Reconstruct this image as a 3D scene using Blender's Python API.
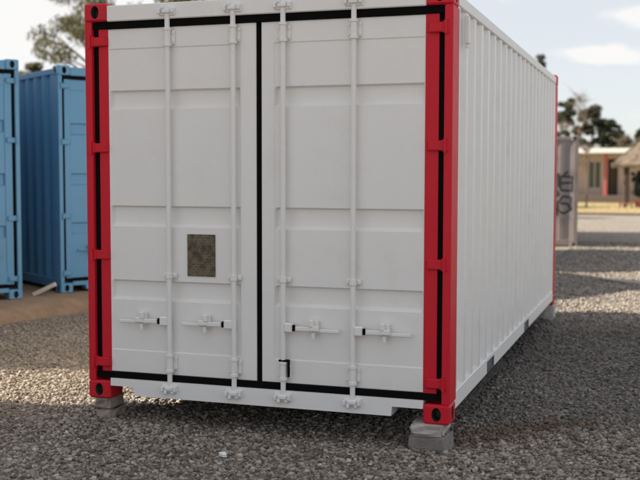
import bpy, math, random
import numpy as np
from mathutils import Vector, Matrix

random.seed(7); RNG = np.random.default_rng(7)
S = bpy.context.scene
for o in list(bpy.data.objects): bpy.data.objects.remove(o)
COL = S.collection

# ------------------------------------------------------------------ camera
F_PX, YAW, PIT, ROL = 1034.1, 0.32308, -0.0653, 0.0015
cam = bpy.data.cameras.new('camera'); camo = bpy.data.objects.new('camera', cam); COL.objects.link(camo)
fw = Vector((-math.sin(YAW)*math.cos(PIT), math.cos(YAW)*math.cos(PIT), math.sin(PIT)))
rt = Vector((math.cos(YAW), math.sin(YAW), 0)); up = rt.cross(fw)
r2 = rt*math.cos(ROL)+up*math.sin(ROL); u2 = up*math.cos(ROL)-rt*math.sin(ROL)
m = Matrix((r2, u2, -fw)).transposed().to_4x4(); m.translation = (3.628, -5.977, 1.669)
camo.matrix_world = m
cam.sensor_width = 36; cam.lens = F_PX/640*36; cam.clip_start = 0.05; cam.clip_end = 3000
cam.dof.use_dof = True; cam.dof.focus_distance = 6.5; cam.dof.aperture_fstop = 2.1
S.camera = camo

# ------------------------------------------------------------------ light
SUN_EL = math.radians(32); K = 0.22
to_sun = Vector((-1, -K, 0)).normalized()*math.cos(SUN_EL) + Vector((0, 0, math.sin(SUN_EL)))
sun = bpy.data.lights.new('sun', 'SUN'); suno = bpy.data.objects.new('sun', sun); COL.objects.link(suno)
sun.energy = 5.0; sun.angle = math.radians(0.6); sun.color = (1, 0.9, 0.74)
suno.rotation_euler = (-to_sun).to_track_quat('-Z', 'Y').to_euler(); suno.location = (-20, -5, 20)
EXPOSURE = 1.03
S.view_settings.view_transform = 'Standard'; S.view_settings.look = 'None'
S.view_settings.exposure = EXPOSURE; S.view_settings.gamma = 1; S.view_settings.use_curve_mapping = False

W_ = bpy.data.worlds.new('World'); S.world = W_; W_.use_nodes = True
nt = W_.node_tree; nt.nodes.clear()
def N(nt, t, **kw):
    n = nt.nodes.new(t)
    for k, v in kw.items():
        if k.startswith('i_'): n.inputs[k[2:].replace('_', ' ')].default_value = v
        else: setattr(n, k, v)
    return n
def math_(nt, op, a, b=None, c=None):
    n = nt.nodes.new('ShaderNodeMath'); n.operation = op
    for i, x in enumerate((a, b, c)):
        if x is None: continue
        if isinstance(x, (int, float)): n.inputs[i].default_value = x
        else: nt.links.new(x, n.inputs[i])
    return n.outputs[0]
def mixc(nt, f, a, b, mode='MIX'):
    n = nt.nodes.new('ShaderNodeMix'); n.data_type = 'RGBA'; n.blend_type = mode
    for i, x in ((0, f), (6, a), (7, b)):
        if isinstance(x, (int, float)): n.inputs[i].default_value = x
        elif isinstance(x, tuple): n.inputs[i].default_value = x if len(x) == 4 else x+(1,)
        else: nt.links.new(x, n.inputs[i])
    return n.outputs[2]
def smooth(nt, x, lo, hi):
    n = nt.nodes.new('ShaderNodeMapRange'); n.interpolation_type = 'SMOOTHSTEP'
    n.inputs['From Min'].default_value = lo; n.inputs['From Max'].default_value = hi
    nt.links.new(x, n.inputs['Value']); return n.outputs['Result']

sky = N(nt, 'ShaderNodeTexSky', sky_type='NISHITA', sun_disc=False, sun_elevation=SUN_EL,
        sun_rotation=math.atan2(to_sun.x, to_sun.y), altitude=1500, air_density=1.0, dust_density=2.2, ozone_density=1.0)
tc = N(nt, 'ShaderNodeTexCoord'); sep = N(nt, 'ShaderNodeSeparateXYZ')
nt.links.new(tc.outputs['Generated'], sep.inputs[0])
# cloud layer: azimuth / elevation field broken up by noise
az = math_(nt, 'ARCTAN2', sep.outputs[0], sep.outputs[1]); el = math_(nt, 'ARCSINE', sep.outputs[2])
cmb = N(nt, 'ShaderNodeCombineXYZ'); nt.links.new(az, cmb.inputs[0]); nt.links.new(math_(nt, 'MULTIPLY', el, 2.6), cmb.inputs[1])
cmb.inputs[2].default_value = 3.7
n1 = N(nt, 'ShaderNodeTexNoise', i_Scale=6.0, i_Detail=7.0, i_Roughness=0.55); nt.links.new(cmb.outputs[0], n1.inputs['Vector'])
n2 = N(nt, 'ShaderNodeTexNoise', i_Scale=26.0, i_Detail=6.0, i_Roughness=0.6); nt.links.new(cmb.outputs[0], n2.inputs['Vector'])
cloud = smooth(nt, n1.outputs['Fac'], 0.56, 0.70)
def puff(a0, e0, ra, re):
    dx = math_(nt, 'DIVIDE', math_(nt, 'SUBTRACT', az, a0), ra); dy = math_(nt, 'DIVIDE', math_(nt, 'SUBTRACT', el, e0), re)
    d = math_(nt, 'SQRT', math_(nt, 'ADD', math_(nt, 'MULTIPLY', dx, dx), math_(nt, 'MULTIPLY', dy, dy)))
    d = math_(nt, 'ADD', d, math_(nt, 'MULTIPLY', math_(nt, 'SUBTRACT', n2.outputs['Fac'], 0.5), 1.7))
    return math_(nt, 'SUBTRACT', 1.0, smooth(nt, d, 0.55, 1.1))
for pz in ((-0.028, 0.143, 0.036, 0.011), (-0.060, 0.108, 0.045, 0.010), (0.01, 0.108, 0.05, 0.008), (0.16, 0.14, 0.09, 0.03), (-0.19, 0.175, 0.05, 0.012), (-0.62, 0.16, 0.22, 0.12), (-0.95, 0.3, 0.3, 0.12)):
    cloud = math_(nt, 'MAXIMUM', cloud, puff(*pz))
skyc = mixc(nt, 0.72, sky.outputs[0], (5.0, 5.0, 5.0))         # thin high veil over the whole sky
cl = mixc(nt, math_(nt, 'MULTIPLY', cloud, 0.72), skyc, (6.0, 5.8, 5.6))
bg = N(nt, 'ShaderNodeBackground', i_Strength=0.085); nt.links.new(cl, bg.inputs['Color'])
wo = N(nt, 'ShaderNodeOutputWorld'); nt.links.new(bg.outputs[0], wo.inputs[0])

# ------------------------------------------------------------------ materials
def newmat(name):
    mt = bpy.data.materials.new(name); mt.use_nodes = True
    t = mt.node_tree; b = t.nodes['Principled BSDF']; return mt, t, b
def pos(t, scale=None):
    return N(t, 'ShaderNodeTexCoord').outputs['Object']
def noise(t, vec, scale, detail=4, rough=0.55):
    n = N(t, 'ShaderNodeTexNoise', i_Scale=scale, i_Detail=detail, i_Roughness=rough)
    if vec is not None: t.links.new(vec, n.inputs['Vector'])
    return n.outputs['Fac']
def bump(t, b, h, strength, dist):
    n = N(t, 'ShaderNodeBump', i_Strength=strength, i_Distance=dist); t.links.new(h, n.inputs['Height'])
    t.links.new(n.outputs[0], b.inputs['Normal'])
def paint(name, col, rough=0.42, dirt=(0.28, 0.24, 0.2), amount=0.25, dents=0.004, spec=0.5):
    mt, t, b = newmat(name); v = N(t, 'ShaderNodeNewGeometry').outputs['Position']
    f = smooth(t, noise(t, v, 3.2, 7, 0.65), 0.5, 0.78); g = smooth(t, noise(t, v, 34, 4), 0.6, 0.8)
    f = math_(t, 'MULTIPLY', math_(t, 'ADD', math_(t, 'MULTIPLY', f, 0.7), math_(t, 'MULTIPLY', g, 0.5)), amount)
    t.links.new(mixc(t, f, col, dirt), b.inputs['Base Color'])
    r = math_(t, 'ADD', rough-0.08, math_(t, 'MULTIPLY', noise(t, v, 7, 5), 0.16)); t.links.new(r, b.inputs['Roughness'])
    h = math_(t, 'ADD', noise(t, v, 2.3, 3), math_(t, 'MULTIPLY', noise(t, v, 60, 3), 0.05))
    bump(t, b, h, 0.9, dents); b.inputs['Specular IOR Level'].default_value = spec
    return mt
def plain(name, col, rough=0.8, var=0.25, scale=12, bmp=0.0):
    mt, t, b = newmat(name); v = N(t, 'ShaderNodeNewGeometry').outputs['Position']
    k = math_(t, 'ADD', 1-var, math_(t, 'MULTIPLY', noise(t, v, scale, 6, 0.6), 2*var))
    c = N(t, 'ShaderNodeVectorMath', operation='SCALE'); c.inputs[0].default_value = col; t.links.new(k, c.inputs['Scale'])
    t.links.new(c.outputs[0], b.inputs['Base Color']); b.inputs['Roughness'].default_value = rough
    if bmp: bump(t, b, noise(t, v, scale*3, 6, 0.7), 0.8, bmp)
    return mt
def leafmat(name, a, c, trans=0.25):
    mt, t, b = newmat(name); g = N(t, 'ShaderNodeNewGeometry')
    t.links.new(mixc(t, g.outputs['Random Per Island'], a, c), b.inputs['Base Color']); b.inputs['Roughness'].default_value = 0.6
    tr = N(t, 'ShaderNodeBsdfTranslucent'); t.links.new(mixc(t, g.outputs['Random Per Island'], a, c), tr.inputs['Color'])
    mx = N(t, 'ShaderNodeMixShader', i_Fac=trans); t.links.new(b.outputs[0], mx.inputs[1]); t.links.new(tr.outputs[0], mx.inputs[2])
    t.links.new(mx.outputs[0], t.nodes['Material Output'].inputs[0]); return mt

M = {}
M['white'] = paint('white_paint', (0.80, 0.79, 0.775), 0.46, (0.5, 0.45, 0.38), 0.22)
M['white_side'] = paint('white_paint_dented', (0.79, 0.775, 0.755), 0.40, (0.48, 0.42, 0.36), 0.34, 0.016)
M['red'] = paint('red_paint', (0.60, 0.010, 0.026), 0.5, (0.30, 0.03, 0.03), 0.35, 0.002, 0.28)
M['blue'] = paint('blue_paint', (0.095, 0.26, 0.44), 0.55, (0.14, 0.18, 0.22), 0.35)
M['grey_old'] = paint('weathered_paint', (0.30, 0.25, 0.235), 0.7, (0.13, 0.09, 0.07), 0.85)
M['rubber'] = plain('black_rubber', (0.004, 0.004, 0.004), 0.95, 0.3)
M['rubber'].node_tree.nodes['Principled BSDF'].inputs['Specular IOR Level'].default_value = 0.12
M['steel'] = plain('dark_steel', (0.10, 0.105, 0.115), 0.6, 0.3, 30)
M['under'] = plain('underside_steel_and_hole_shade', (0.05, 0.045, 0.04), 0.8, 0.3, 20)
M['spray'] = plain('black_spray', (0.03, 0.03, 0.035), 0.8, 0.2)
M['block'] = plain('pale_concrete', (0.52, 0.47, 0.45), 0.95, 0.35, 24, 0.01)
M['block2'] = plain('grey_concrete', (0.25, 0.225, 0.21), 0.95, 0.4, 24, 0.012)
M['brick'] = plain('old_brick', (0.34, 0.28, 0.235), 0.95, 0.35, 24, 0.01)
M['kerb'] = plain('red_earth_concrete', (0.28, 0.185, 0.12), 0.95, 0.5, 6, 0.03)
M['wood'] = plain('weathered_wood', (0.5, 0.46, 0.4), 0.9, 0.2, 20)
M['post'] = plain('dark_timber', (0.07, 0.05, 0.04), 0.85, 0.3, 14)
M['bark'] = plain('bark', (0.16, 0.12, 0.09), 0.95, 0.4, 12, 0.01)
M['twig'] = plain('dry_twig', (0.20, 0.15, 0.11), 0.95, 0.3, 8)
M['paper'] = plain('white_scrap', (0.8, 0.8, 0.8), 0.8, 0.05)
M['cream'] = plain('cream_plaster', (0.46, 0.38, 0.32), 0.9, 0.12, 4)
M['plinth'] = plain('brown_plinth', (0.13, 0.10, 0.085), 0.9, 0.25, 4)
M['roofwhite'] = plain('white_roof', (0.82, 0.82, 0.8), 0.6, 0.06, 3)
M['colred'] = plain('faded_red_column', (0.42, 0.10, 0.09), 0.7, 0.15, 5)
M['frame'] = plain('window_frame', (0.5, 0.47, 0.42), 0.6, 0.1, 5)
M['thatch'] = plain('thatch', (0.20, 0.155, 0.115), 0.95, 0.4, 9, 0.02)
M['pot'] = plain('terracotta', (0.33, 0.10, 0.06), 0.8, 0.2)
M['soil'] = plain('dark_soil', (0.12, 0.07, 0.05), 0.95, 0.4, 10, 0.01)
M['shed'] = plain('shade_shed_wall', (0.45, 0.44, 0.42), 0.7, 0.12, 3)
M['olive'] = leafmat('eucalyptus_leaves', (0.075, 0.085, 0.03), (0.17, 0.155, 0.075))
M['pine'] = leafmat('pine_needles', (0.022, 0.034, 0.016), (0.065, 0.08, 0.038), 0.15)
M['shrub'] = leafmat('dry_shrub_leaves', (0.09, 0.08, 0.035), (0.19, 0.15, 0.09))
M['dkleaf'] = leafmat('dark_leaves', (0.012, 0.02, 0.012), (0.03, 0.045, 0.025), 0.1)
M['grass'] = leafmat('dry_grass', (0.38, 0.30, 0.15), (0.54, 0.44, 0.25), 0.3)
mt, t, b = newmat('dark_glass'); b.inputs['Base Color'].default_value = (0.10, 0.115, 0.085, 1); b.inputs['Roughness'].default_value = 0.15; M['glass'] = mt
# identification plate: rows of small worn print on old brass
mt, t, b = newmat('worn_brass'); v = pos(t)
sp = N(t, 'ShaderNodeSeparateXYZ'); t.links.new(v, sp.inputs[0]); cb = N(t, 'ShaderNodeCombineXYZ')
t.links.new(sp.outputs[0], cb.inputs[0]); t.links.new(sp.outputs[2], cb.inputs[1])
br = N(t, 'ShaderNodeTexBrick', i_Scale=1.0, offset=0.37); t.links.new(cb.outputs[0], br.inputs['Vector'])
br.inputs['Brick Width'].default_value = 0.031; br.inputs['Row Height'].default_value = 0.017; br.inputs['Mortar Size'].default_value = 0.0045
br.inputs['Color1'].default_value = (0.07, 0.055, 0.035, 1); br.inputs['Color2'].default_value = (0.17, 0.135, 0.085, 1); br.inputs['Mortar'].default_value = (0.16, 0.13, 0.085, 1)
f = smooth(t, noise(t, v, 22, 6, 0.65), 0.42, 0.66)
t.links.new(mixc(t, f, br.outputs['Color'], (0.055, 0.045, 0.03)), b.inputs['Base Color'])
b.inputs['Metallic'].default_value = 0.3; b.inputs['Roughness'].default_value = 0.5; M['brass'] = mt

def gravel_tint(t, base):
    """dust, darker stone at right and the red soil stain, by place on the yard"""
    p = N(t, 'ShaderNodeNewGeometry').outputs['Position']; s = N(t, 'ShaderNodeSeparateXYZ'); t.links.new(p, s.inputs[0])
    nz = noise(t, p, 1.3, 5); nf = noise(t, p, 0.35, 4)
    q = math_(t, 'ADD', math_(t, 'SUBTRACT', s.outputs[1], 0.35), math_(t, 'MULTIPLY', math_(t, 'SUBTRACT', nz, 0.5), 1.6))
    right_dark = math_(t, 'MULTIPLY', smooth(t, q, 0.0, 1.0), smooth(t, s.outputs[0], 1.2, 2.2))  # darker stone to the right of the white container
    right_dark = math_(t, 'MULTIPLY', right_dark, math_(t, 'SUBTRACT', 1.0, smooth(t, s.outputs[1], 5.0, 7.0)))
    c = mixc(t, math_(t, 'MULTIPLY', right_dark, 0.5), base, (0.075, 0.075, 0.078))
    dx = math_(t, 'DIVIDE', math_(t, 'SUBTRACT', s.outputs[0], 2.72), 0.62); dy = math_(t, 'DIVIDE', math_(t, 'SUBTRACT', math_(t, 'SUBTRACT', s.outputs[1], 0.60), math_(t, 'MULTIPLY', math_(t, 'SUBTRACT', s.outputs[0], 2.7), 0.9)), 0.30)
    d = math_(t, 'ADD', math_(t, 'ADD', math_(t, 'MULTIPLY', dx, dx), math_(t, 'MULTIPLY', dy, dy)), math_(t, 'MULTIPLY', math_(t, 'SUBTRACT', noise(t, p, 7, 4), 0.5), 2.4))
    st = math_(t, 'MULTIPLY', math_(t, 'SUBTRACT', 1.0, smooth(t, d, 0.2, 1.2)), 0.62)
    c = mixc(t, st, c, (0.115, 0.072, 0.045))
    left = math_(t, 'SUBTRACT', 1.0, smooth(t, s.outputs[0], -1.2, 0.3))
    c = mixc(t, math_(t, 'MULTIPLY', left, 0.5), c, (0.27, 0.205, 0.15))
    k = math_(t, 'ADD', 0.72, math_(t, 'MULTIPLY', nf, 0.56))
    sc = N(t, 'ShaderNodeVectorMath', operation='SCALE'); t.links.new(c, sc.inputs[0]); t.links.new(k, sc.inputs['Scale'])
    return sc.outputs[0]
def ramp(t, fac, stops):
    r = N(t, 'ShaderNodeValToRGB'); e = r.color_ramp.elements
    while len(e) < len(stops): e.new(0.5)
    for i, (p_, c) in enumerate(stops): e[i].position = p_; e[i].color = c+(1,)
    t.links.new(fac, r.inputs[0]); return r.outputs[0]
STONE = [(0, (0.085, 0.076, 0.067)), (0.35, (0.215, 0.187, 0.162)), (0.7, (0.335, 0.292, 0.25)), (0.94, (0.44, 0.385, 0.33)), (1, (0.55, 0.51, 0.46))]
mt, t, b = newmat('gravel_stone'); g = N(t, 'ShaderNodeNewGeometry')
c = ramp(t, g.outputs['Random Per Island'], STONE)
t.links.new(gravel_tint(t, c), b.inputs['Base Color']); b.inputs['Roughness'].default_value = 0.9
bump(t, b, noise(t, g.outputs['Position'], 220, 3), 0.5, 0.004); M['stone'] = mt
mt, t, b = newmat('gravel_ground'); g = N(t, 'ShaderNodeNewGeometry')
vo = N(t, 'ShaderNodeTexVoronoi', i_Scale=38.0); t.links.new(g.outputs['Position'], vo.inputs['Vector'])
sv = N(t, 'ShaderNodeSeparateColor'); t.links.new(vo.outputs['Color'], sv.inputs[0])
c = ramp(t, sv.outputs[0], STONE)
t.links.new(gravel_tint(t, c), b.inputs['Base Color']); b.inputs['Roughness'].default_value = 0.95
bump(t, b, math_(t, 'SUBTRACT', 1.0, vo.outputs['Distance']), 1.0, 0.02); M['ground'] = mt
mt, t, b = newmat('lawn_turf'); g = N(t, 'ShaderNodeNewGeometry')
t.links.new(mixc(t, noise(t, g.outputs['Position'], 1.6, 6), (0.33, 0.26, 0.13), (0.52, 0.43, 0.26)), b.inputs['Base Color']); b.inputs['Roughness'].default_value = 0.95; M['lawn'] = mt

# ------------------------------------------------------------------ mesh helpers
class MB:
    def __init__(s): s.v = []; s.f = []
    def add(s, v, f):
        n = len(s.v); s.v += [tuple(x) for x in v]; s.f += [tuple(i+n for i in q) for q in f]; return s
    def box(s, x0, x1, y0, y1, z0, z1, c=0.0):
        if c <= 0:
            v = [(x, y, z) for z in (z0, z1) for y in (y0, y1) for x in (x0, x1)]
            return s.add(v, [(0, 2, 3, 1), (4, 5, 7, 6), (0, 1, 5, 4), (2, 6, 7, 3), (0, 4, 6, 2), (1, 3, 7, 5)])
        c = min(c, (x1-x0)*.45, (y1-y0)*.45, (z1-z0)*.45)
        v = []; idx = {}
        X, Y, Z = (x0, x1), (y0, y1), (z0, z1)
        for i in (0, 1):
            for j in (0, 1):
                for k in (0, 1):
                    si, sj, sk = (c if i == 0 else -c), (c if j == 0 else -c), (c if k == 0 else -c)
                    for a, p_ in (('x', (X[i], Y[j]+sj, Z[k]+sk)), ('y', (X[i]+si, Y[j], Z[k]+sk)), ('z', (X[i]+si, Y[j]+sj, Z[k]))):
                        idx[(i, j, k, a)] = len(v); v.append(p_)
        f = []
        def fc(keys, nrm):
            q = [idx[k] for k in keys]
            a, b_, c_ = (Vector(v[q[i]]) for i in (0, 1, 2))
            if (b_-a).cross(c_-a).dot(Vector(nrm)) < 0: q.reverse()
            f.append(tuple(q))
        for s_ in (0, 1):
            d = 2*s_-1
            fc([(s_, 0, 0, 'x'), (s_, 1, 0, 'x'), (s_, 1, 1, 'x'), (s_, 0, 1, 'x')], (d, 0, 0))
            fc([(0, s_, 0, 'y'), (1, s_, 0, 'y'), (1, s_, 1, 'y'), (0, s_, 1, 'y')], (0, d, 0))
            fc([(0, 0, s_, 'z'), (1, 0, s_, 'z'), (1, 1, s_, 'z'), (0, 1, s_, 'z')], (0, 0, d))
            for r_ in (0, 1):
                e = 2*r_-1
                fc([(s_, r_, 0, 'x'), (s_, r_, 1, 'x'), (s_, r_, 1, 'y'), (s_, r_, 0, 'y')], (d, e, 0))
                fc([(s_, 0, r_, 'x'), (s_, 1, r_, 'x'), (s_, 1, r_, 'z'), (s_, 0, r_, 'z')], (d, 0, e))
                fc([(0, s_, r_, 'y'), (1, s_, r_, 'y'), (1, s_, r_, 'z'), (0, s_, r_, 'z')], (0, d, e))
                for q in (0, 1): fc([(s_, r_, q, 'x'), (s_, r_, q, 'y'), (s_, r_, q, 'z')], (d, e, 2*q-1))
        return s.add(v, f)
    def tube(s, pts, rad, n=8, cap=True):
        pts = [Vector(p_) for p_ in pts]; rad = rad if isinstance(rad, (list, tuple)) else [rad]*len(pts)
        v = []; f = []
        for i, p_ in enumerate(pts):
            d = (pts[min(i+1, len(pts)-1)]-pts[max(i-1, 0)]).normalized()
            a = d.cross(Vector((0, 0, 1)) if abs(d.z) < .9 else Vector((1, 0, 0))).normalized(); b_ = d.cross(a)
            for k in range(n):
                w = 2*math.pi*k/n; v.append(p_+(a*math.cos(w)+b_*math.sin(w))*rad[i])
        for i in range(len(pts)-1):
            for k in range(n): f.append((i*n+k, i*n+(k+1) % n, (i+1)*n+(k+1) % n, (i+1)*n+k))
        if cap: f.append(tuple(range(n-1, -1, -1))); f.append(tuple((len(pts)-1)*n+k for k in range(n)))
        return s.add(v, f)
    def build(s, name, mat, parent=None, smooth_=False):
        me = bpy.data.meshes.new(name); me.from_pydata(s.v, [], s.f); me.update()
        if smooth_: me.polygons.foreach_set('use_smooth', [True]*len(me.polygons))
        return obj(name, me, mat, parent)
def obj(name, me, mat, parent=None):
    if mat: me.materials.append(M[mat])
    o = bpy.data.objects.new(name, me); COL.objects.link(o)
    if parent: o.parent = parent
    return o
def tag(o, label=None, cat=None, group=None, kind=None):
    for k, v in (('label', label), ('category', cat), ('group', group), ('kind', kind)):
        if v: o[k] = v
    return o
def thing(name, label, cat, loc=(0, 0, 0), rz=0, group=None):
    o = bpy.data.objects.new(name, None); COL.objects.link(o); o.location = loc; o.rotation_euler = (0, 0, rz); o.empty_display_size = .2
    return tag(o, label, cat, group)
def copy_tree(o, parent=None):
    c = o.copy(); COL.objects.link(c); c.parent = parent
    for ch in list(o.children): copy_tree(ch, c)
    return c
def npmesh(name, V, Fc, mat, parent=None):
    """V (n,3), Fc (m,k) arrays -> one mesh object"""
    k = Fc.shape[1]; me = bpy.data.meshes.new(name)
    me.vertices.add(len(V)); me.vertices.foreach_set('co', V.astype(np.float32).ravel())
    me.loops.add(Fc.size); me.loops.foreach_set('vertex_index', Fc.astype(np.int32).ravel())
    me.polygons.add(len(Fc)); me.polygons.foreach_set('loop_start', np.arange(0, Fc.size, k, dtype=np.int32))
    me.update(calc_edges=True); me.validate(); return obj(name, me, mat, parent)

# ------------------------------------------------------------------ ground
def gh(x, y):
    """gentle unevenness of the yard"""
    x = np.asarray(x, float); y = np.asarray(y, float)
    h = 0.010*np.sin(1.9*x+.7)*np.cos(1.6*y+.3)+0.008*np.sin(4.1*x+2.2*y)+0.006*np.sin(3.3*y-5.2*x+1)
    h = h+0.045*np.exp(-(((x-.10)/.55)**2+((y+.28)/.3)**2))+0.03*np.exp(-(((x-2.45)/.5)**2+((y+.25)/.25)**2))
    return h*np.exp(-np.maximum(0, np.abs(y)-12)/6)
gx = np.concatenate([[-400, -150, -60, -25, -14], np.arange(-9, 12.01, .2), [18, 30, 60, 150, 400]])
gy = np.concatenate([[-300, -100, -40, -15, -8], np.arange(-5, 24.01, .2), [30, 38, 60, 120, 300, 800]])
GX, GY = np.meshgrid(gx, gy); V = np.stack([GX, GY, gh(GX, GY)], -1).reshape(-1, 3)
nx, ny = len(gx), len(gy); i, j = np.meshgrid(np.arange(nx-1), np.arange(ny-1)); a = (j*nx+i).ravel()
gr = npmesh('ground', V, np.stack([a, a+1, a+1+nx, a+nx], -1), 'ground'); tag(gr, kind='structure')
gr.data.polygons.foreach_set('use_smooth', [True]*len(gr.data.polygons))

ICO = None
def ico():
    p_ = (1+5**.5)/2
    v = np.array([(-1, p_, 0), (1, p_, 0), (-1, -p_, 0), (1, -p_, 0), (0, -1, p_), (0, 1, p_), (0, -1, -p_), (0, 1, -p_), (p_, 0, -1), (p_, 0, 1), (-p_, 0, -1), (-p_, 0, 1)], float)/math.sqrt(1+p_*p_)
    f = np.array([(0, 11, 5), (0, 5, 1), (0, 1, 7), (0, 7, 10), (0, 10, 11), (1, 5, 9), (5, 11, 4), (11, 10, 2), (10, 7, 6), (7, 1, 8), (3, 9, 4), (3, 4, 2), (3, 2, 6), (3, 6, 8), (3, 8, 9), (4, 9, 5), (2, 4, 11), (6, 2, 10), (8, 6, 7), (9, 8, 1)])
    return v, f
OCT = (np.array([(1, 0, 0), (-1, 0, 0), (0, 1, 0), (0, -1, 0), (0, 0, 1), (0, 0, -1)], float),
       np.array([(0, 2, 4), (2, 1, 4), (1, 3, 4), (3, 0, 4), (2, 0, 5), (1, 2, 5), (3, 1, 5), (0, 3, 5)]))
def stones(xy, size, base):
    bv, bf = base; n = len(xy); k = len(bv)
    v = bv[None]*RNG.uniform(.7, 1.3, (n, k, 1))+RNG.normal(0, .21, (n, k, 3))
    sc = size[:, None]*np.stack([RNG.uniform(.8, 1.3, n), RNG.uniform(.6, 1.0, n), RNG.uniform(.45, .8, n)], -1)
    v = v*sc[:, None, :]
    tx = RNG.normal(0, .45, n); c, s_ = np.cos(tx)[:, None], np.sin(tx)[:, None]
    y, z = v[..., 1]*c-v[..., 2]*s_, v[..., 1]*s_+v[..., 2]*c
    w = RNG.uniform(0, 2*np.pi, n); c, s_ = np.cos(w)[:, None], np.sin(w)[:, None]
    x, y = v[..., 0]*c-y*s_, v[..., 0]*s_+y*c
    g0 = gh(xy[:, 0], xy[:, 1])+size*RNG.uniform(.05, .45, n)
    V = np.stack([x+xy[:, :1], y+xy[:, 1:2], z+g0[:, None]], -1).reshape(-1, 3)
    Fc = (bf[None]+(np.arange(n)*k)[:, None, None]).reshape(-1, 3)
    return V, Fc
def scatter(x0, x1, y0, y1, dens, keep):
    n = int((x1-x0)*(y1-y0)*dens); P = np.stack([RNG.uniform(x0, x1, n), RNG.uniform(y0, y1, n)], -1)
    return P[keep(P[:, 0], P[:, 1])]
fl = lambda y: .23-.717*(y+1.3)             # roughly where the yard leaves the view on the left
under = lambda x, y: (x > .9) & (x < 2.35) & (y > 1.0) & (y < 6)
kx = lambda y: -3.18+.16*(y-3.4)
A = scatter(-3.2, 5.2, -2.3, 3.2, 2200, lambda x, y: (x > fl(y)-1.2) & ~under(x, y) & (x > kx(y)+.02) & (x < 4.9))
B = scatter(-4, 5.6, 3.2, 12.5, 800, lambda x, y: (x > kx(y)+.02) & (((x < .3) & (y < 6.6) & (x > fl(y)-.8)) | ((x > 2.0-.09*(y-6)) & (x < 4.6))))
B2 = scatter(1.0, 4.6, 12.5, 20, 260, lambda x, y: x > 1.6)
def sz(n, lo, hi): return lo+(hi-lo)*RNG.beta(1.6, 3.2, n)
CUBE = (np.array([(x, y, z) for z in (-.62, .62) for y in (-.62, .62) for x in (-.62, .62)], float),
        np.array([(0, 2, 3), (0, 3, 1), (4, 5, 7), (4, 7, 6), (0, 1, 5), (0, 5, 4), (2, 6, 7), (2, 7, 3), (0, 4, 6), (0, 6, 2), (1, 3, 7), (1, 7, 5)]))
h_ = len(A)*6//7
V1, F1 = stones(A[:h_], sz(h_, .0065, .027), CUBE)
V1b, F1b = stones(A[h_:], sz(len(A)-h_, .008, .026), ico())
F1 = np.concatenate([F1, F1b+len(V1)]); V1 = np.concatenate([V1, V1b])
V2, F2 = stones(B, sz(len(B), .010, .028), OCT)
V3, F3 = stones(B2, sz(len(B2), .013, .03), OCT)
gv = npmesh('gravel', np.concatenate([V1, V2, V3]), np.concatenate([F1, F2+len(V1), F3+len(V1)+len(V2)]), 'stone')
tag(gv, 'loose grey crushed stone spread over the whole yard', 'gravel', kind='stuff')

# raised platform carrying the blue containers, with its red earth edge
mb = MB(); n = 30; ys = [3.4+(-2.6)+i*.42 for i in range(n)]
rows = []
for y in ys:
    k = kx(y); w = .03*math.sin(y*5.1)+.02*math.sin(y*11.7)
    rows.append([(k+w*.5, y, -.05), (k-.03+w, y, .05), (k-.17+w*.6, y, .145+w*.3), (k-.27, y, .17), (-26, y, .172)])
for r in rows: mb.v += r
for a in range(n-1):
    for c in range(4): mb.f.append((a*5+c, (a+1)*5+c, (a+1)*5+c+1, a*5+c+1))
pf = tag(mb.build('platform', 'kerb', None, True), kind='structure')

# ------------------------------------------------------------------ shipping containers
CW, CL = 2.438, 6.058
def casting(fx, fy, zt):
    """corner casting 162 x 178 x 118 with oval holes in its two outer faces; fx, fy outward signs, origin at the outer vertical edge"""
    mb = MB(); a, b_, h = .162, .178, .118; n = 24; c = .011
    X = lambda x: -x*fx; Y = lambda y: -y*fy
    def plate(w, put):                       # a w x h face pierced by an oval
        ring = []; oval = []; deep = []
        for i in range(n):
            th = 2*math.pi*i/n; cx, cy = math.cos(th), math.sin(th); k = 1/max(abs(cx), abs(cy))
            ring.append(put(w/2+cx*k*(w/2-c), h/2+cy*k*(h/2-c), 0)); oval.append(put(w*.5+cx*.029, h/2+cy*.042, 0)); deep.append(put(w*.5+cx*.029, h/2+cy*.042, .09))
        nv = len(mb.v); mb.v += ring+oval+deep
        for i in range(n):
            k = (i+1) % n
            mb.f.append((nv+i, nv+k, nv+n+k, nv+n+i)); mb.f.append((nv+n+i, nv+n+k, nv+2*n+k, nv+2*n+i))
        mb.f.append(tuple(nv+2*n+i for i in range(n)))
    plate(a, lambda u, z, d: (X(u), Y(d), z)); plate(b_, lambda u, z, d: (X(d), Y(u), z))
    bx_ = MB().box(0, a, 0, b_, 0, h, c)
    for q in bx_.f:                          # chamfered block without the two pierced faces
        p_ = [bx_.v[i] for i in q]
        if len(q) == 4 and (all(abs(v[1]) < 1e-6 for v in p_) or all(abs(v[0]) < 1e-6 for v in p_)): continue
        mb.add([(X(v[0]), Y(v[1]), v[2]) for v in p_], [tuple(range(len(p_)))])
    return mb
_cast = {}
def corrugated(mb, length, z0, z1, put, pitch=.2777, depth=.036, off=.02, th=.004):
    """trapezoidal sheet along a wall; put(s, d, z): s along the wall, d inward"""
    pr = []; s = off; pr.append((0, .0))
    while s < length-.3:
        pr += [(s, 0), (s+.068, depth), (s+.068+.0705, depth), (s+.2065, 0)]; s += pitch
    pr.append((length, 0)); nv = len(mb.v)
    for s, d in pr: mb.v += [put(s, d, z0), put(s, d, z1)]
    for i in range(len(pr)-1): mb.f.append((nv+2*i, nv+2*i+2, nv+2*i+3, nv+2*i+1))
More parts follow.
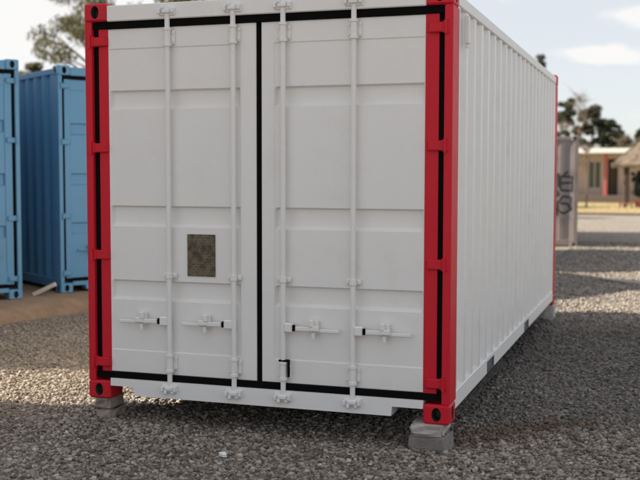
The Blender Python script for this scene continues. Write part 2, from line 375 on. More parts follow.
def door_mesh(x0, x1, z0, z1, gx0, gx1, grooves, seams):
    """door leaf: frame, slightly sunk sheet and horizontal pressed grooves"""
    mb = MB(); e = .004; yf = .036; dp = .030; sl = .020; ex = .010
    xs = sorted({x0, x0+e, gx0-e, gx0, gx0+ex, gx1-ex, gx1, gx1+e, x1-e, x1}); zs = {z0, z0+e, z1-e, z1}
    for s in seams: zs |= {s-.004, s+.004}
    for a, b_ in grooves: zs |= {a, a+sl, b_-.012, b_}
    zs = sorted(zs)
    def d(x, z):
        if x in (x0, x1) or z in (z0, z1): return yf+.004
        y = yf
        if gx0-e/2 < x < gx1+e/2 and seams[0]+.001 < z < seams[1]-.001: y += .005
        if gx0+ex-1e-6 <= x <= gx1-ex+1e-6:
            for a, b_ in grooves:
                if a+sl-1e-6 <= z <= b_-.012+1e-6: y += dp-.002
        return y
    for z in zs:
        for x in xs: mb.v.append((x, d(x, z), z))
    nx = len(xs)
    for j in range(len(zs)-1):
        for i in range(nx-1): mb.f.append((j*nx+i, j*nx+i+1, (j+1)*nx+i+1, (j+1)*nx+i))
    mb.box(x0, x1, yf+.0335+.004, .085, z0, z1)
    for a, b_, c, dd in ((x0, x0+.0005, z0, z1), (x1-.0005, x1, z0, z1), (x0, x1, z0, z0+.0005), (x0, x1, z1-.0005, z1)): mb.box(a, b_, yf+.004, .0735, c, dd)
    return mb
def container(name, label, cat, loc, rz, H, body, posts, grooves, full=True, group=None, endd=.036):
    T = thing(name, label, cat, loc, rz, group); L, W = CL, CW
    for k, (fx, fy, x, y) in enumerate(((-1, -1, 0, 0), (1, -1, W, 0), (-1, 1, 0, L), (1, 1, W, L))):
        for z in (0, H-.118):
            key = (fx, fy, posts)
            if key not in _cast:
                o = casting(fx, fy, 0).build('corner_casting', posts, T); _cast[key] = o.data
                o.data.materials.append(M['under'])          # dark colour inside the holes stands in for the cavity's shade
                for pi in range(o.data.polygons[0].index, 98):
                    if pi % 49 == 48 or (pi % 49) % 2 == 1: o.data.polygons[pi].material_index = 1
            else:
                o = bpy.data.objects.new('corner_casting', _cast[key]); COL.objects.link(o); o.parent = T
            o.location = (x, y, z)
    for fx in (0, 1):                        # door-end posts (with the channel the hinges bridge) and far posts
        mb = MB(); s = (lambda a, b_: (a, b_)) if fx == 0 else (lambda a, b_: (W-b_, W-a))
        mb.box(*s(.002, .052), .006, .20, .118, H-.118, .004); mb.box(*s(.0525, .15), .10, .195, .119, H-.119)
        mb.build('corner_post', posts, T)
        mb = MB(); mb.box(*s(.002, .10), L-.13, L-.003, .118, H-.118, .006); mb.build('corner_post', posts, T)
    HD = H-.120
    mb = MB(); mb.box(.1625, W-.1625, .008, .12, HD, H-.018, .006); mb.box(.165, W-.165, .121, .15, HD-.04, HD+.05)
    header = mb.build('door_header', body, T)
    mb = MB(); pr_ = [(.163, .138), (.163, .088), (.325, .088), (.345, .030), (W-.36, .030), (W-.355, .088), (W-.163, .088), (W-.163, .138)]; n_ = len(pr_)
    mb.add([(x, .008, z) for x, z in pr_]+[(x, .15, z) for x, z in pr_], [tuple(range(n_)), tuple(range(2*n_-1, n_-1, -1))]+[(i, n_+i, n_+(i+1) % n_, (i+1) % n_) for i in range(n_)])
    sill = mb.build('door_sill', body, T)
    for fx in (0, 1):
        X = (lambda d: d) if fx == 0 else (lambda d: W-d)
        mb = MB(); corrugated(mb, L-.20-.135, .160, H-.095, lambda s, d, z: (X(.012+d), .20+s, z), off=.075); mb.build('side_wall', 'white_side' if body == 'white' else body, T)
        mb = MB(); a, b_ = sorted((X(.004), X(.065))); mb.box(a, b_, .179, L-.179, H-.10, H-.028, .006); mb.build('top_rail', body, T)
        mb = MB(); a, b_ = sorted((X(.006), X(.05))); FK = ((1.38, 1.73), (3.43, 3.78)); y = .179
        for f0, f1 in FK+((L-.179, None),):
            mb.box(a, b_, y, f0, .055, .165, .004); y = f1
        for f0, f1 in FK: mb.box(a, b_, f0+.0005, f1-.0005, .1405, .1645, 0)
        rail = mb.build('bottom_rail', body, T)
        for f0, f1 in FK:
            mb = MB(); a, b_ = sorted((X(.012), X(.06))); mb.box(a, b_, f0+.004, f1-.004, .052, .062); mb.box(a, b_, f0+.001, f0+.008, .0625, .140); mb.box(a, b_, f1-.008, f1-.001, .0625, .140)
            a, b_ = sorted((X(.022), X(.062))); mb.box(a, b_, f0+.0085, f1-.0085, .0625, .1395); mb.build('fork_pocket', 'steel', rail)
    mb = MB(); mb.v += []; corrugated(mb, W-.20, .16, H-.10, lambda s, d, z: (.10+s, L-.02-d, z), depth=endd); mb.build('end_wall', body, T)
    MB().box(.101, W-.101, L-.09, L-.01, .03, .159, .004).build('end_rail', body, T); MB().box(.163, W-.163, L-.09, L-.01, H-.099, H-.02, .004).build('end_rail', body, T)
    mb = MB(); nv = 0; pr = []; s = .2
    while s < L-.35: pr += [(s, 0), (s+.03, .02), (s+.17, .02), (s+.2, 0)]; s += .24
    for s, d in pr: mb.v += [(.066, s, H-.024+d*0-.02+d), (W-.066, s, H-.024-.02+d)]
    for i in range(len(pr)-1): mb.f.append((2*i, 2*i+1, 2*i+3, 2*i+2))
    mb.box(.066, W-.066, .121, .199, H-.05, H-.044); mb.build('roof_panel', body, T)
    mb = MB(); mb.box(.066, W-.066, .152, L-.1, .13, .158); fl_ = mb.build('floor', 'under', T)
    mb = MB(); mb.box(.07, W-.07, -.03, .03, -.035, .035); me = None
    for k in range(9):
        y = .5+k*.62
        if me is None: o = mb.build('cross_member', 'under', fl_); me = o.data
        else: o = bpy.data.objects.new('cross_member', me); COL.objects.link(o); o.parent = fl_
        o.location = (0, y, .094)
    # doors
    z0, z1 = .180, HD-.046
    def mat_of(x): return body
    for side in (0, 1):
        x0, x1 = (.090, 1.194) if side == 0 else (1.230, 2.348)
        g0, g1 = (.166, 1.085) if side == 0 else (1.318, 2.262)
        D = door_mesh(x0, x1, z0, z1, g0, g1, grooves, (.329, z1-.13)).build('door', body, T)
        if side == 0: mb = MB().box(.0885, .159, .0325, .0905, z0-.002, z1+.002, .002)
        else: mb = MB().box(2.268, 2.3505, .0325, .0905, z0-.002, z1+.002, .002)
        mb.build('door_edge', posts, D)
        mb = MB(); ga, gb = (.0535, 1.2115) if side == 0 else (1.2125, 2.3845)
        mb.box(ga, gb, .0225, .0975, z1+.003, HD-.0005); mb.box(ga, gb, .0225, .0975, .1385, z0-.003)
        if side == 0: mb.box(.054, .0875, .036, .0975, z0-.0028, z1+.0028); mb.box(1.1945, 1.2118, .046, .0965, z0-.0028, z1+.0028)
        else: mb.box(2.3512, 2.3845, .036, .0975, z0-.0028, z1+.0028); mb.box(1.2122, 1.2295, .046, .0965, z0-.0028, z1+.0028)
        mb.build('gasket', 'rubber', D)
        for hz in (H-.246, H-.934, .955, .243):
            mb = MB(); s = (lambda a, b_: (a, b_)) if side == 0 else (lambda a, b_: (W-b_, W-a))
            mb.box(*s(.058, .150), .010, .0315, hz-.030, hz+.030, .006); mb.box(*s(.020, .064), .0015, .046, hz-.036, hz+.036, .006); mb.box(*s(.148, .158), .014, .0315, hz-.026, hz+.026, .004)
            mb.tube([(s(.042, .042)[0], -.004, hz-.042), (s(.042, .042)[0], -.004, hz+.042)], .009, 8)
            mb.build('hinge', posts, D)
        if not full and side == 0: pass
        for rx in ((.600, 1.052) if side == 0 else (1.384, 1.836)):
            yr = .006; hd = -1 if side == 0 else 1
            mb = MB(); mb.tube([(rx, yr, .095), (rx, yr, HD+.052)], .0165, 12)
            for zc, s in ((.098, 1), (HD+.045, -1)):          # cams at both ends
                mb.box(rx-.030, rx+.030, yr-.026, yr+.010, zc-.014, zc+.014, .006); mb.box(rx-.036, rx-.014, yr-.030, yr-.004, zc-.024*s-.012, zc-.024*s+.012, .005); mb.box(rx+.012, rx+.034, yr-.022, yr, zc-.020*s-.014, zc-.020*s+.010, .005)
            mb.build('lock_rod', body, D)
            for za, zb in ((.205, .322), (z1-.128, z1-.012)):  # long sleeves next to the cams
                mb = MB(); mb.tube([(rx, yr, za), (rx, yr, za+.016), (rx, yr, za+.018), (rx, yr, zb-.018), (rx, yr, zb-.016), (rx, yr, zb)], [.027, .027, .0215, .0215, .027, .027], 12)
                mb.box(rx-.043, rx+.043, .024, .0352, za+.012, zb-.012, .004)
                for q in (-1, 1): mb.tube([(rx+q*.034, .0238, za+.03), (rx+q*.034, .016, za+.03)], .008, 6); mb.tube([(rx+q*.034, .0238, zb-.03), (rx+q*.034, .016, zb-.03)], .008, 6)
                mb.build('rod_bracket', body, D)
            if side == 1 and rx < 1.5 and full: MB().box(rx-.026, rx+.040, -.012, .0236, .3225, .334, .003).box(rx+.0305, rx+.040, -.004, .0235, .225, .322, .003).build('rubber_shim', 'rubber', D)
            for zg in (.834,):
                mb = MB(); mb.tube([(rx, yr, zg-.016), (rx, yr, zg+.016)], .024, 10); mb.box(rx-.046, rx+.046, .018, .0352, zg-.018, zg+.018, .005)
                mb.tube([(rx-.036, .0178, zg), (rx-.036, .008, zg)], .009, 6); mb.tube([(rx+.036, .0178, zg), (rx+.036, .008, zg)], .009, 6); mb.build('rod_bracket', body, D)
            hz = .535                                           # handle: hub on the rod, tapering bar, catch plate
            bx = lambda a, b_: tuple(sorted((rx+hd*a, rx+hd*b_)))
            mb = MB(); mb.box(*bx(.010, .066), -.016, .028, hz-.028, hz+.032, .008)
            for i, (a, b_, h0, h1, zz) in enumerate(((.084, .20, .013, .015, .002), (.1995, .365, .012, .010, .008))):
                mb.box(*bx(a, b_), -.012+.008*i, .006+.006*i, hz-h0-zz, hz+h1-zz, .004)
            mb.build('handle', body, D)
            MB().box(*bx(.066, .079), -.013, .010, hz-.018, hz+.020, .002).build('handle_pivot', 'rubber', D)
            mb = MB(); mb.box(*bx(.168, .230), .006, .0352, hz-.026, hz+.052, .004); mb.box(*bx(.176, .206), -.026, .010, hz+.012, hz+.060, .007); mb.box(*bx(.182, .240), -.022, -.006, hz-.012, hz+.022, .005)
            mb.tube([(rx+hd*.20, .000, hz-.056), (rx+hd*.20, .000, hz-.020)], .012, 8); mb.build('handle_catch', body, D)
        if side == 0 and full:
            MB().box(.716, .911, .0335, .0408, .832, 1.102, .002).build('identification_plate', 'brass', D)
    for rx in (.600, 1.052, 1.384, 1.836):
        for par, zc, s in ((sill, .098, 1), (header, HD+.045, -1)):
            mb = MB(); mb.box(rx-.056, rx+.056, -.004, .0075, zc-.026, zc+.026, .004); mb.box(rx-.055, rx-.039, -.030, .004, zc-.018, zc+.014, .004); mb.box(rx+.038, rx+.054, -.032, .004, zc-.014, zc+.020, .004)
            mb.build('cam_keeper', body, par)
    return T
GW = ((.661, .793), (1.144, 1.281), (1.904, 2.029)); GB = ((.72, .87), (1.33, 1.48), (1.95, 2.10))
C0 = container('shipping_container', 'white shipping container with red corner posts and closed double doors', 'container', (0, 0, .17), 0, 2.591, 'white', 'red', GW)
MB().box(CW-.010, CW+.020, .395, .440, 2.29, 2.46, .006).box(CW-.008, CW+.012, .405, .430, 2.265, 2.289, .003).build('vent_cover', 'white', C0)

RZ = math.radians(55); U = Vector((math.cos(RZ), math.sin(RZ), 0)); AX = Vector((-math.sin(RZ), math.cos(RZ), 0))
B1RF = Vector((-3.55, 4.42, .172)); B2LF = Vector((-3.44, 5.06, .172))
HB = 2.80
B1 = container('shipping_container', 'blue shipping container cut by the left edge, nearest on the earth platform', 'container', B1RF-U*CW, RZ, HB, 'blue', 'blue', GB, False, 'angled blue containers')
row = [(B2LF, 'blue shipping container with corner towards us, beside the red post'),
       (Vector((-1.80, 7.25, .05)), 'unseen blue container behind the white one, placed to cast a shadow band'), (Vector((-1.35, 11.0, .05)), 'unseen blue container behind the white one, placed to cast a shadow band'),  # hidden ones are unseen, placed to cast shadow bands on the yard
       (Vector((1.4, 14.45, .05)), 'unseen blue container behind the white one, placed to cast a shadow band')]
for k, (p_, lb) in enumerate(row):
    c = copy_tree(B1); c.location = p_; c['label'] = lb; c['group'] = 'angled blue containers'
    if k == 3: c.rotation_euler.z = math.radians(102.4); c.scale = (1, .45, 1); c['label'] = 'unseen shortened blue container behind the white one, shaped to cast a shadow band'
# weathered container far back with spray marks, long wall towards us
GRZ = math.radians(188)
gc = container('shipping_container', 'weathered grey container with black spray paint marks behind the white container', 'container', (.90, 23.9, .0), GRZ, 2.5, 'grey_old', 'grey_old', GW, False, None, .012)
def sheet_y(x):                              # depth of the corrugated end wall at x
    s_ = (x-.10-.02) % .2777
    return CL-.02-.012*min(1, max(0, s_/.068), ) if s_ < .1385 else CL-.02-.012*max(0, 1-(s_-.1385)/.068)
def stroke(pts, w):
    mb = MB()
    fine = []
    for (a, b_), (c, d) in zip(pts[:-1], pts[1:]):
        m_ = max(1, int(math.hypot(c-a, d-b_)/.015))
        fine += [(a+(c-a)*i/m_, b_+(d-b_)*i/m_) for i in range(m_)]
    fine.append(pts[-1])
    for i, (x, z) in enumerate(fine):
        a, b_ = fine[max(i-1, 0)], fine[min(i+1, len(fine)-1)]; l = math.hypot(b_[0]-a[0], b_[1]-a[1])+1e-6
        nx_, nz_ = -(b_[1]-a[1])/l*w/2, (b_[0]-a[0])/l*w/2
        mb.v += [(x+nx_, sheet_y(x+nx_)+.004, z+nz_), (x-nx_, sheet_y(x-nx_)+.004, z-nz_)]
    mb.f = [(2*i, 2*i+1, 2*i+3, 2*i+2) for i in range(len(fine)-1)]
    mb.build('spray_paint_mark', 'spray', gc)
def glyph(x, z, s_, pts, w=.045): stroke([(x-a*s_, z+b_*s_) for a, b_ in pts], w)
glyph(.26, 1.42, .13, [(-1, 1.3), (1, 1.2), (1, -1.2), (-1, -1.1), (-1, 1.3)]); glyph(.26, 1.42, .13, [(-1, .1), (.9, .2)]); glyph(.28, 1.62, .05, [(-1, 0), (.4, 1), (1, 1.5)])
glyph(.30, .93, .15, [(1, 1.2), (-.2, 1.4), (-1, .4), (-.9, -.8), (0, -1.2), (.9, -.6), (.5, .3), (-.6, .3)]); glyph(.15, .95, .10, [(0, 1.5), (-.2, 0), (.1, -1.2)], .03)
glyph(.44, 1.5, .10, [(0, 1.6), (.1, -1.6)]); glyph(.46, 1.2, .07, [(0, 1), (.5, 0), (0, -1)]); glyph(.45, .8, .09, [(0, 1), (-.4, 0), (.2, -1)]); glyph(.58, 1.3, .14, [(-.6, 1.2), (.6, 0), (-.6, -1.2)]); glyph(.62, .85, .12, [(.5, 1.2), (-.6, 0), (.6, -1.2)])

# ------------------------------------------------------------------ blocks carrying the containers
def rough_block(name, mat, x0, x1, y0, y1, z0, z1, label, cat, seed, group=None):
    r = random.Random(seed); n = 5; mb = MB()
    L_ = [x0, x0+.012, (x0+x1)/2, x1-.012, x1]; Ly = [y0, y0+.012, (y0+y1)/2, y1-.012, y1]; Lz = [z0, z0+.01, (z0+z1)/2, z1-.01, z1]
    idx = {}
    for i in range(5):
        for j in range(5):
            for k in range(5):
                e = (i in (0, 4))+(j in (0, 4))+(k in (0, 4))
                if e == 0: continue
                s = .007*(e-1); q = lambda v_, t_: v_+(s if t_ == 0 else -s if t_ == 4 else 0)
                z = q(Lz[k], k); jz = r.uniform(-.004, .004) if k not in (0, 4) else 0
                idx[i, j, k] = len(mb.v); mb.v.append((q(L_[i], i)+r.uniform(-.012, .012), q(Ly[j], j)+r.uniform(-.012, .012), (Lz[k] if k in (0, 4) else z)+jz))
    for a in range(4):
        for b_ in range(4):
            for s in (0, 4):
                for f in ([(s, a, b_), (s, a+1, b_), (s, a+1, b_+1), (s, a, b_+1)], [(a, s, b_), (a+1, s, b_), (a+1, s, b_+1), (a, s, b_+1)], [(a, b_, s), (a+1, b_, s), (a+1, b_+1, s), (a, b_+1, s)]):
                    mb.f.append(tuple(idx[q] for q in f))
    return tag(mb.build(name, mat), label, cat, group)
G = 'blocks under the white container'
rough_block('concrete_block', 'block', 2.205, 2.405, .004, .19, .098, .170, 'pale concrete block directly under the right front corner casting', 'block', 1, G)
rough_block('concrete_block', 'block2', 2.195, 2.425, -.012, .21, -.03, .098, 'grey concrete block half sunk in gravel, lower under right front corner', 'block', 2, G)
rough_block('brick', 'brick', .035, .145, .02, .22, .092, .170, 'brown brick directly under the left front corner casting', 'brick', 3, G)
rough_block('brick', 'brick', .050, .160, .01, .21, -.03, .092, 'pale brown brick in the gravel, lower one under left front corner', 'brick', 4, G)
rough_block('concrete_block', 'block', 2.23, 2.45, 5.85, 6.07, -.03, .170, 'grey concrete block under the far right corner of the white container', 'block', 5, G)
rough_block('concrete_block', 'block2', .0, .2, 5.85, 6.07, -.03, .170, 'concrete block under the hidden far left corner', 'block', 6, G)

# ------------------------------------------------------------------ trees and plants
def leaves(centres, radii, count, size, rng, flat=.75, aspect=.5, droop=0.0):
    centres = np.array(centres, float); radii = np.array(radii, float)
    w = radii**2; k = rng.choice(len(centres), count, p=w/w.sum())
    d = rng.normal(0, 1, (count, 3)); d /= np.linalg.norm(d, axis=1)[:, None]
    rr = rng.uniform(.15, 1, count)**.5
    P = centres[k]+d*(radii[k]*rr)[:, None]*np.array([1, 1, flat])
    n = rng.normal(0, 1, (count, 3)); n[:, 2] = np.abs(n[:, 2])+.3; n /= np.linalg.norm(n, axis=1)[:, None]
    a = np.cross(n, rng.normal(0, 1, (count, 3))); a[:, 2] -= droop; a /= np.linalg.norm(a, axis=1)[:, None]; b_ = np.cross(n, a)
    s = size*rng.uniform(.6, 1.4, count)[:, None]
    V = np.stack([P-a*s, P-b_*s*aspect, P+a*s, P+b_*s*aspect], 1).reshape(-1, 3)
    return V, np.arange(count*4).reshape(-1, 4)
def tree(name, label, cat, loc, height, trunk_r, clumps, count, size, leaf, bark='bark', seed=1, group=None, flat=.75, droop=0., aspect=.5, twigs=0):
    """clumps: (x, y, z, r) relative to the base; each clump hangs on its own limb"""
    r = random.Random(seed); rng = np.random.default_rng(seed); T = thing(name, label, cat, loc, r.uniform(0, .01), group)
    mb = MB(); n = 7; tp = []
    for i in range(n):
        f = i/(n-1); tp.append((r.uniform(-.12, .12)*height*.06*(i > 0), r.uniform(-.12, .12)*height*.06*(i > 0), f*height*.86))
    mb.tube(tp, [trunk_r*(1-.85*i/(n-1)) for i in range(n)], 8)
    def on_trunk(z):
        f = min(max(z/(height*.86), 0), 1)*(n-1); i = min(int(f), n-2); q = f-i
        return Vector(tp[i]).lerp(Vector(tp[i+1]), q), trunk_r*(1-.85*f/(n-1))
    for (x, y, z, rr) in clumps:
        d = math.hypot(x, y); p0, r0 = on_trunk(max(.15*height, z-.55*d-rr*.4)); p1 = Vector((x, y, z))
        pm = p0.lerp(p1, .5)+Vector((r.uniform(-.1, .1), r.uniform(-.1, .1), .12*d))
        mb.tube([p0, pm, p1], [r0*.55, r0*.35, .012], 5)
        for q in range(twigs):
            e = p1+Vector((r.gauss(0, 1), r.gauss(0, 1), r.gauss(.5, .8)))*rr*.8; s0 = pm.lerp(p1, r.random())
            mb.tube([s0, s0.lerp(e, .5)+Vector((r.uniform(-.1, .1), r.uniform(-.1, .1), .05)), e], [.022, .014, .005], 4, False)
    mb.build('trunk', bark, T, True)
    if count:
        V, Fc = leaves([c[:3] for c in clumps], [c[3] for c in clumps], count, size, rng, flat, aspect, droop)
        npmesh('crown', V, Fc, leaf, T)
    return T
def crown(seed, n, rx, ry, z0, z1, r0, r1, prof):
    r = random.Random(seed); out = []
    for i in range(n):
        z = r.uniform(z0, z1); f = prof((z-z0)/(z1-z0)); a = r.uniform(0, 6.283); q = math.sqrt(r.random())
        out.append((math.cos(a)*rx*f*q, math.sin(a)*ry*f*q, z, r.uniform(r0, r1)))
    return out
dome = lambda f: math.sin(math.pi*min(1, .25+.72*f))**.7
cone = lambda f: 1.05-f*.9
TB = 'background trees'
tree('eucalyptus_tree', 'tall loose olive green tree behind the red left post', 'tree', (-17.3, 29.7, 0), 10.8, .22, crown(11, 56, 2.3, 2.4, 3.6, 10.9, .42, .8, lambda f: .5+.5*math.sin(math.pi*min(1, .15+.8*f))), 19000, .085, 'olive', seed=11, flat=.7, droop=.7, aspect=.33, twigs=2, group=TB)
tree('round_tree', 'small rounded olive treetop above the blue containers', 'tree', (-28.1, 41.4, 0), 7.7, .16, crown(12, 22, 1.0, 1.2, 5.4, 7.2, .3, .5, dome), 6500, .09, 'olive', seed=12, group=TB)
tree('eucalyptus_tree', 'far treetop just showing above the container roof', 'tree', (-19, 41, 0), 13.0, .2, crown(13, 26, 2.0, 2.0, 7, 12.6, .5, .8, dome), 7000, .10, 'olive', seed=13, droop=.7, group=TB)
tree('pine_tree', 'dark pine with broken outline, tallest behind the house roof', 'tree', (-4.6, 85, 0), 8.6, .2, crown(21, 46, 1.6, 1.5, 1.5, 8.3, .22, .58, lambda f: 1.0-.55*f), 12000, .10, 'pine', seed=21, group=TB)
tree('pine_tree', 'dark bushy pine, middle one behind the house roof', 'tree', (-2.5, 86, 0), 7.8, .2, crown(22, 52, 1.7, 1.5, 1.2, 7.3, .22, .6, lambda f: 1.1-.6*f), 13000, .10, 'pine', seed=22, group=TB)
tree('pine_tree', 'low dark pine sloping down at right behind the house roof', 'tree', (-.9, 85, 0), 6.3, .18, crown(23, 46, 1.5, 1.5, 1.0, 5.9, .22, .6, lambda f: 1.1-.7*f), 12000, .10, 'pine', seed=23, group=TB)
tree('pine_tree', 'dark treetop at the right edge above the thatched roof', 'tree', (2.1, 85, 0), 6.8, .18, crown(24, 20, 1.0, 1.2, 2.5, 6.5, .35, .6, dome), 6000, .11, 'pine', seed=24, group=TB)
tree('bare_tree', 'leafless brown tree in front of the dark pines', 'tree', (-2.9, 76, 0), 8.0, .12, crown(31, 20, 1.5, 1.2, 2.6, 7.4, .5, .9, dome), 900, .06, 'shrub', 'twig', 31, TB, twigs=9)
tree('bare_tree', 'thin leafless brown tree at the foot of the pines', 'tree', (-4.0, 74, 0), 5.6, .09, crown(32, 14, 1.2, 1.0, 1.8, 5.2, .4, .8, dome), 700, .06, 'shrub', 'twig', 32, TB, twigs=9)
for k, (x, y, h, lb) in enumerate(((.4, 80, 4.6, 'dry brown bush right of the dark pines'), (1.7, 79, 4.9, 'dry brown bush above the thatched roof slope'), (-.5, 90, 5.3, 'tall thin dry bush behind the dark pines'), (3.6, 82, 5.2, 'dry brown bush beyond the right edge'))):
    tree('dry_bush', lb, 'bush', (x, y, 0), h, .08, crown(40+k, 18, 1.1, 1.0, .8, h*.95, .35, .6, dome), 3200, .075, 'shrub', 'twig', 40+k, 'dry bushes', twigs=6)
tree('young_tree', 'thin young tree trunk in front of the house window', 'tree', (.02, 44.6, 0), 2.9, .05, crown(51, 6, .5, .4, 1.9, 2.8, .2, .3, dome), 120, .05, 'shrub', 'bark', 51, twigs=4)
tree('slender_tree', 'slim treetop peeping over the white container roof edge', 'tree', (-5.3, 70, 0), 10.6, .12, crown(71, 40, .8, .8, 4.0, 10.25, .3, .5, lambda f: 1.1-.9*f), 9000, .09, 'pine', seed=71, group=TB)
# unseen trees added on the left to dapple the yard and shade a blue container
tree('shade_tree', 'unseen leafy tree left of the yard, added to dapple the gravel', 'tree', (-15.3, -.5, 0), 10.4, .25, crown(61, 36, 1.8, 1.4, 5.5, 10.0, .5, .8, dome), 3000, .13, 'olive', seed=61)
tree('shade_tree', 'second unseen leafy tree left of the yard, added to shade a blue container', 'tree', (-16.0, 2.9, 0), 11.0, .25, crown(62, 56, 2.4, 1.9, 5.0, 10.4, .7, .95, dome), 14000, .13, 'olive', seed=62)

# ------------------------------------------------------------------ lawn, house, shelter
mb = MB(); mb.v = [(-30, 36.6, .016), (40, 37.4, .016), (40, 53.2, .016), (-30, 53.2, .016)]; mb.f = [(0, 1, 2, 3)]
tag(mb.build('lawn', 'lawn'), kind='structure')
n = 26000; P = np.stack([RNG.uniform(-5, 8, n), 36.7+RNG.uniform(0, 1, n)**1.3*16, np.full(n, .016)], -1); hgt = RNG.uniform(.03, .085, n)
a = RNG.uniform(0, 6.28, n); dx = np.stack([np.cos(a)*.008, np.sin(a)*.008, 0*a], -1); tp = np.stack([RNG.normal(0, .02, n), RNG.normal(0, .02, n), hgt], -1)
tag(npmesh('grass', np.stack([P-dx, P+dx, P+tp], 1).reshape(-1, 3), np.arange(n*3).reshape(-1, 3), 'grass'), 'dry yellow grass on the strip of lawn by the house', 'grass', kind='stuff')
mb = MB(); 
for k in range(12): mb.box(-8+k*1.5, -8+k*1.5+1.48, 36.35, 36.58, -.02, .085, .01)
tag(mb.build('kerb', 'plinth'), kind='structure')

H = thing('house', 'low cream house with white roof edge and red veranda columns', 'house', (0, 54.4, 0))
wl = MB().box(-9, -1.10, 0, .25, .4, 2.75).box(-1.10, -.62, -.002, .25, .4, 2.75).box(.12, .46, 0, .25, .4, 2.75).box(1.02, 9, 0, .25, .4, 2.75).box(-.62, .12, .0, .25, .4, .75).box(-.62, .12, 0, .25, 2.35, 2.75).box(.46, 1.02, 0, .25, 2.45, 2.75).box(-9, 9, 4.5, 4.7, .4, 2.8).build('wall', 'cream', H)
MB().box(-9, 9, -1.15, -.001, -.02, .42, .02).box(-9, 9, .001, 4.7, -.02, .398).build('veranda_floor', 'plinth', H)
w = MB().box(-.60, .10, .10, .16, .78, 2.32, .01).build('window', 'glass', H)
MB().box(-.619, -.56, .04, .12, .752, 2.348).box(.06, .119, .04, .12, .752, 2.348).box(-.28, -.22, .05, .099, .82, 2.28).box(-.559, .059, .045, .12, .752, .82).box(-.559, .059, .045, .12, 2.28, 2.348).build('frame', 'frame', w)
d_ = MB().box(.48, 1.0, .18, .23, .42, 2.44, .01).build('door', 'post', H); MB().box(.90, .93, .13, .179, 1.35, 1.5, .008).build('handle', 'steel', d_)
for x in (-6.1, -2.85, .40, 3.65, 6.9): MB().box(x-.085, x+.085, -1.03, -.86, .42, 2.72, .015).box(x-.11, x+.11, -1.055, -.835, .421, .56, .01).build('column', 'colred', H)
rf = MB(); rf.add([(-9.6, -1.5, 2.95), (9.6, -1.5, 2.95), (9.6, 2.3, 3.10), (-9.6, 2.3, 3.10), (-9.6, 5.4, 2.95), (9.6, 5.4, 2.95), (-9.6, -1.5, 2.88), (9.6, -1.5, 2.88), (9.6, 5.4, 2.88), (-9.6, 5.4, 2.88)], [(0, 1, 2, 3), (3, 2, 5, 4), (6, 9, 8, 7), (0, 6, 7, 1), (4, 5, 8, 9), (0, 3, 4, 9, 6), (1, 7, 8, 5, 2)])
rf = rf.build('roof', 'roofwhite', H); MB().box(-9.62, 9.62, -1.53, -1.503, 2.75, 3.0, .005).build('fascia', 'roofwhite', rf)

SH = thing('shelter', 'open thatched shelter on dark timber posts at right edge', 'shelter', (3.35, 47.0, 0))
for sx in (-1, 1):
    for sy in (-1, 1): MB().tube([(sx*1.6, sy*1.65, -.02), (sx*1.6, sy*1.65, 2.35)], [.085, .075], 10).build('post', 'post', SH)
mb = MB(); n = 64; rings = 9; rr = random.Random(3)
for j in range(rings):
    f = j/(rings-1)
    for i in range(n):
        th = 2*math.pi*i/n; c_, s_ = math.cos(th), math.sin(th); k = 1/max(abs(c_), abs(s_))**.9
        rad = 2.28*(1-f)*k+.02; st = .05*((j % 2) == 0)
        mb.v.append((c_*rad+rr.uniform(-.03, .03), s_*rad+rr.uniform(-.03, .03), 2.02+1.9*f+st+rr.uniform(-.035, .035)))
for j in range(rings-1):
    for i in range(n): mb.f.append((j*n+i, j*n+(i+1) % n, (j+1)*n+(i+1) % n, (j+1)*n+i))
base = len(mb.v)
for i in range(n):
    v_ = mb.v[i]; mb.v.append((v_[0]*.985, v_[1]*.985, v_[2]-.13))
for i in range(n): mb.f.append((i, base+i, base+(i+1) % n, (i+1) % n))
mb.v.append((0, 0, 3.7)); 
for i in range(n): mb.f.append((base+(i+1) % n, base+i, len(mb.v)-1))
rf = mb.build('roof', 'thatch', SH)
mb = MB()
for i in range(500):
    th = rr.uniform(0, 6.283); f = rr.random()*.95; c_, s_ = math.cos(th), math.sin(th); k = 1/max(abs(c_), abs(s_))**.9; rad = 2.3*(1-f)*k; z = 2.05+1.9*f
    mb.tube([(c_*rad, s_*rad, z+.08), (c_*(rad+.16), s_*(rad+.16), z-.10)], [.018, .008], 3, False)
o = mb.build('straw', 'thatch', rf); o['kind'] = 'stuff'
for sx, sy, lx, ly in ((0, -1, 1.7, .05), (0, 1, 1.7, .05), (-1, 0, .05, 1.7), (1, 0, .05, 1.7)): MB().box(sx*1.6-lx, sx*1.6+lx, sy*1.65-ly, sy*1.65+ly, 2.12, 2.24).build('beam', 'post', SH)
bn = thing('bench', 'low brown bench beside the shelter post', 'bench', (1.75, 45.0, 0))
MB().box(-.28, .42, -.15, .15, .20, .25, .01).build('seat', 'pot', bn)
for x in (-.2, .33): MB().box(x-.03, x+.03, -.12, .12, 0, .20).build('leg', 'post', bn)
pl = thing('potted_plant', 'dark leafy plant in a terracotta pot under the shelter', 'plant', (2.38, 45.6, 0))
MB().tube([(0, 0, 0), (0, 0, .28), (0, 0, .34), (0, 0, .345)], [.15, .21, .23, .19], 14).build('pot', 'pot', pl)
cl_ = [(.0, 0, .75, .3), (.1, 0, 1.15, .33), (-.12, .05, 1.35, .25), (.15, 0, 1.6, .3), (.0, 0, 1.0, .25), (-.3, 0, 1.62, .12), (.3, .1, 1.3, .3)]
V, Fc = leaves([c[:3] for c in cl_], [c[3] for c in cl_], 2200, .06, RNG); npmesh('foliage', V, Fc, 'dkleaf', pl)
mb = MB()
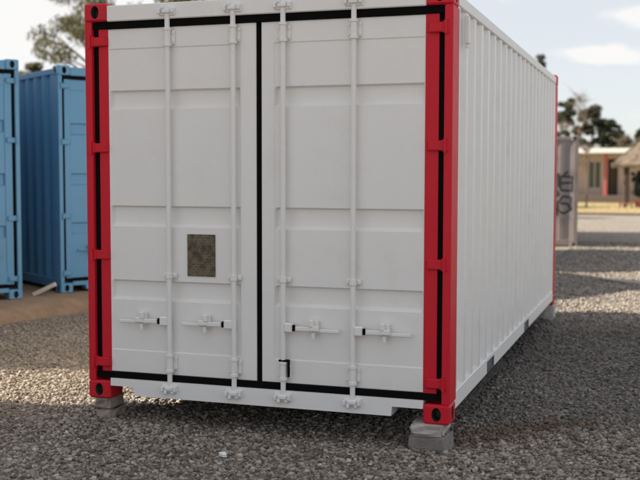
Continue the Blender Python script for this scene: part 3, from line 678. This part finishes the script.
for c in cl_: mb.tube([(0, 0, .33), (c[0]*.5, c[1]*.5, c[2]*.6), c[:3]], [.02, .015, .006], 5)
mb.build('stem', 'bark', pl)

# ------------------------------------------------------------------ unseen shed added on the left to shade the foreground
T = thing('shade_shed', 'unseen tall shed left of the yard, added to shade the foreground', 'shed', (-9.6, -4.4, 0))
MB().box(-2.6, 2.6, -2.25, 2.25, -.05, 8.8).build('wall', 'shed', T)
MB().add([(-2.9, -2.5, 8.8), (2.9, -2.5, 8.8), (2.9, 2.4, 8.8), (-2.9, 2.4, 8.8), (0, -2.5, 9.7), (0, 2.4, 9.7)], [(0, 1, 4), (3, 5, 2), (0, 4, 5, 3), (1, 2, 5, 4), (0, 3, 2, 1)]).build('roof', 'steel', T)
for y in (-1.1, 1.1): w = MB().box(2.601, 2.66, y-.6, y+.6, 3, 4.2, .01).build('window', 'glass', T)

# ------------------------------------------------------------------ small litter
mb = MB(); r = random.Random(2); v = [(0, 0, .035)]+[(math.cos(i*.9)*.026*r.uniform(.6, 1.2), math.sin(i*.9)*.022*r.uniform(.6, 1.2), .02+r.uniform(0, .02)) for i in range(7)]
mb.add(v, [(0, 1+i, 1+(i+1) % 7) for i in range(7)]); mb.add([(x, y, z-.012) for x, y, z in v], [(0, 1+(i+1) % 7, 1+i) for i in range(7)])
o = tag(mb.build('paper_scrap', 'paper'), 'small crumpled white scrap on the gravel in front of the doors', 'scrap'); o.location = (1.187, -.49, float(gh(1.187, -.49))); 
mb = MB(); mb.box(-.32, .32, -.035, .035, 0, .028, .005); o = tag(mb.build('plank', 'wood'), 'pale plank lying in the shade right of the white container', 'plank'); o.location = (3.02, 10.2, .03); o.rotation_euler = (0, .02, -.55)
mb = MB(); mb.box(-.15, .15, -.045, .045, 0, .05, .006); o = tag(mb.build('plank', 'wood'), 'short pale plank leaning out between the two blue containers', 'plank'); o.location = (-3.52, 4.84, .22); o.rotation_euler = (0, -.45, .35)

# ------------------------------------------------------------------ render settings
S.render.engine = 'CYCLES'
S.cycles.use_denoising = True
S.cycles.max_bounces = 6
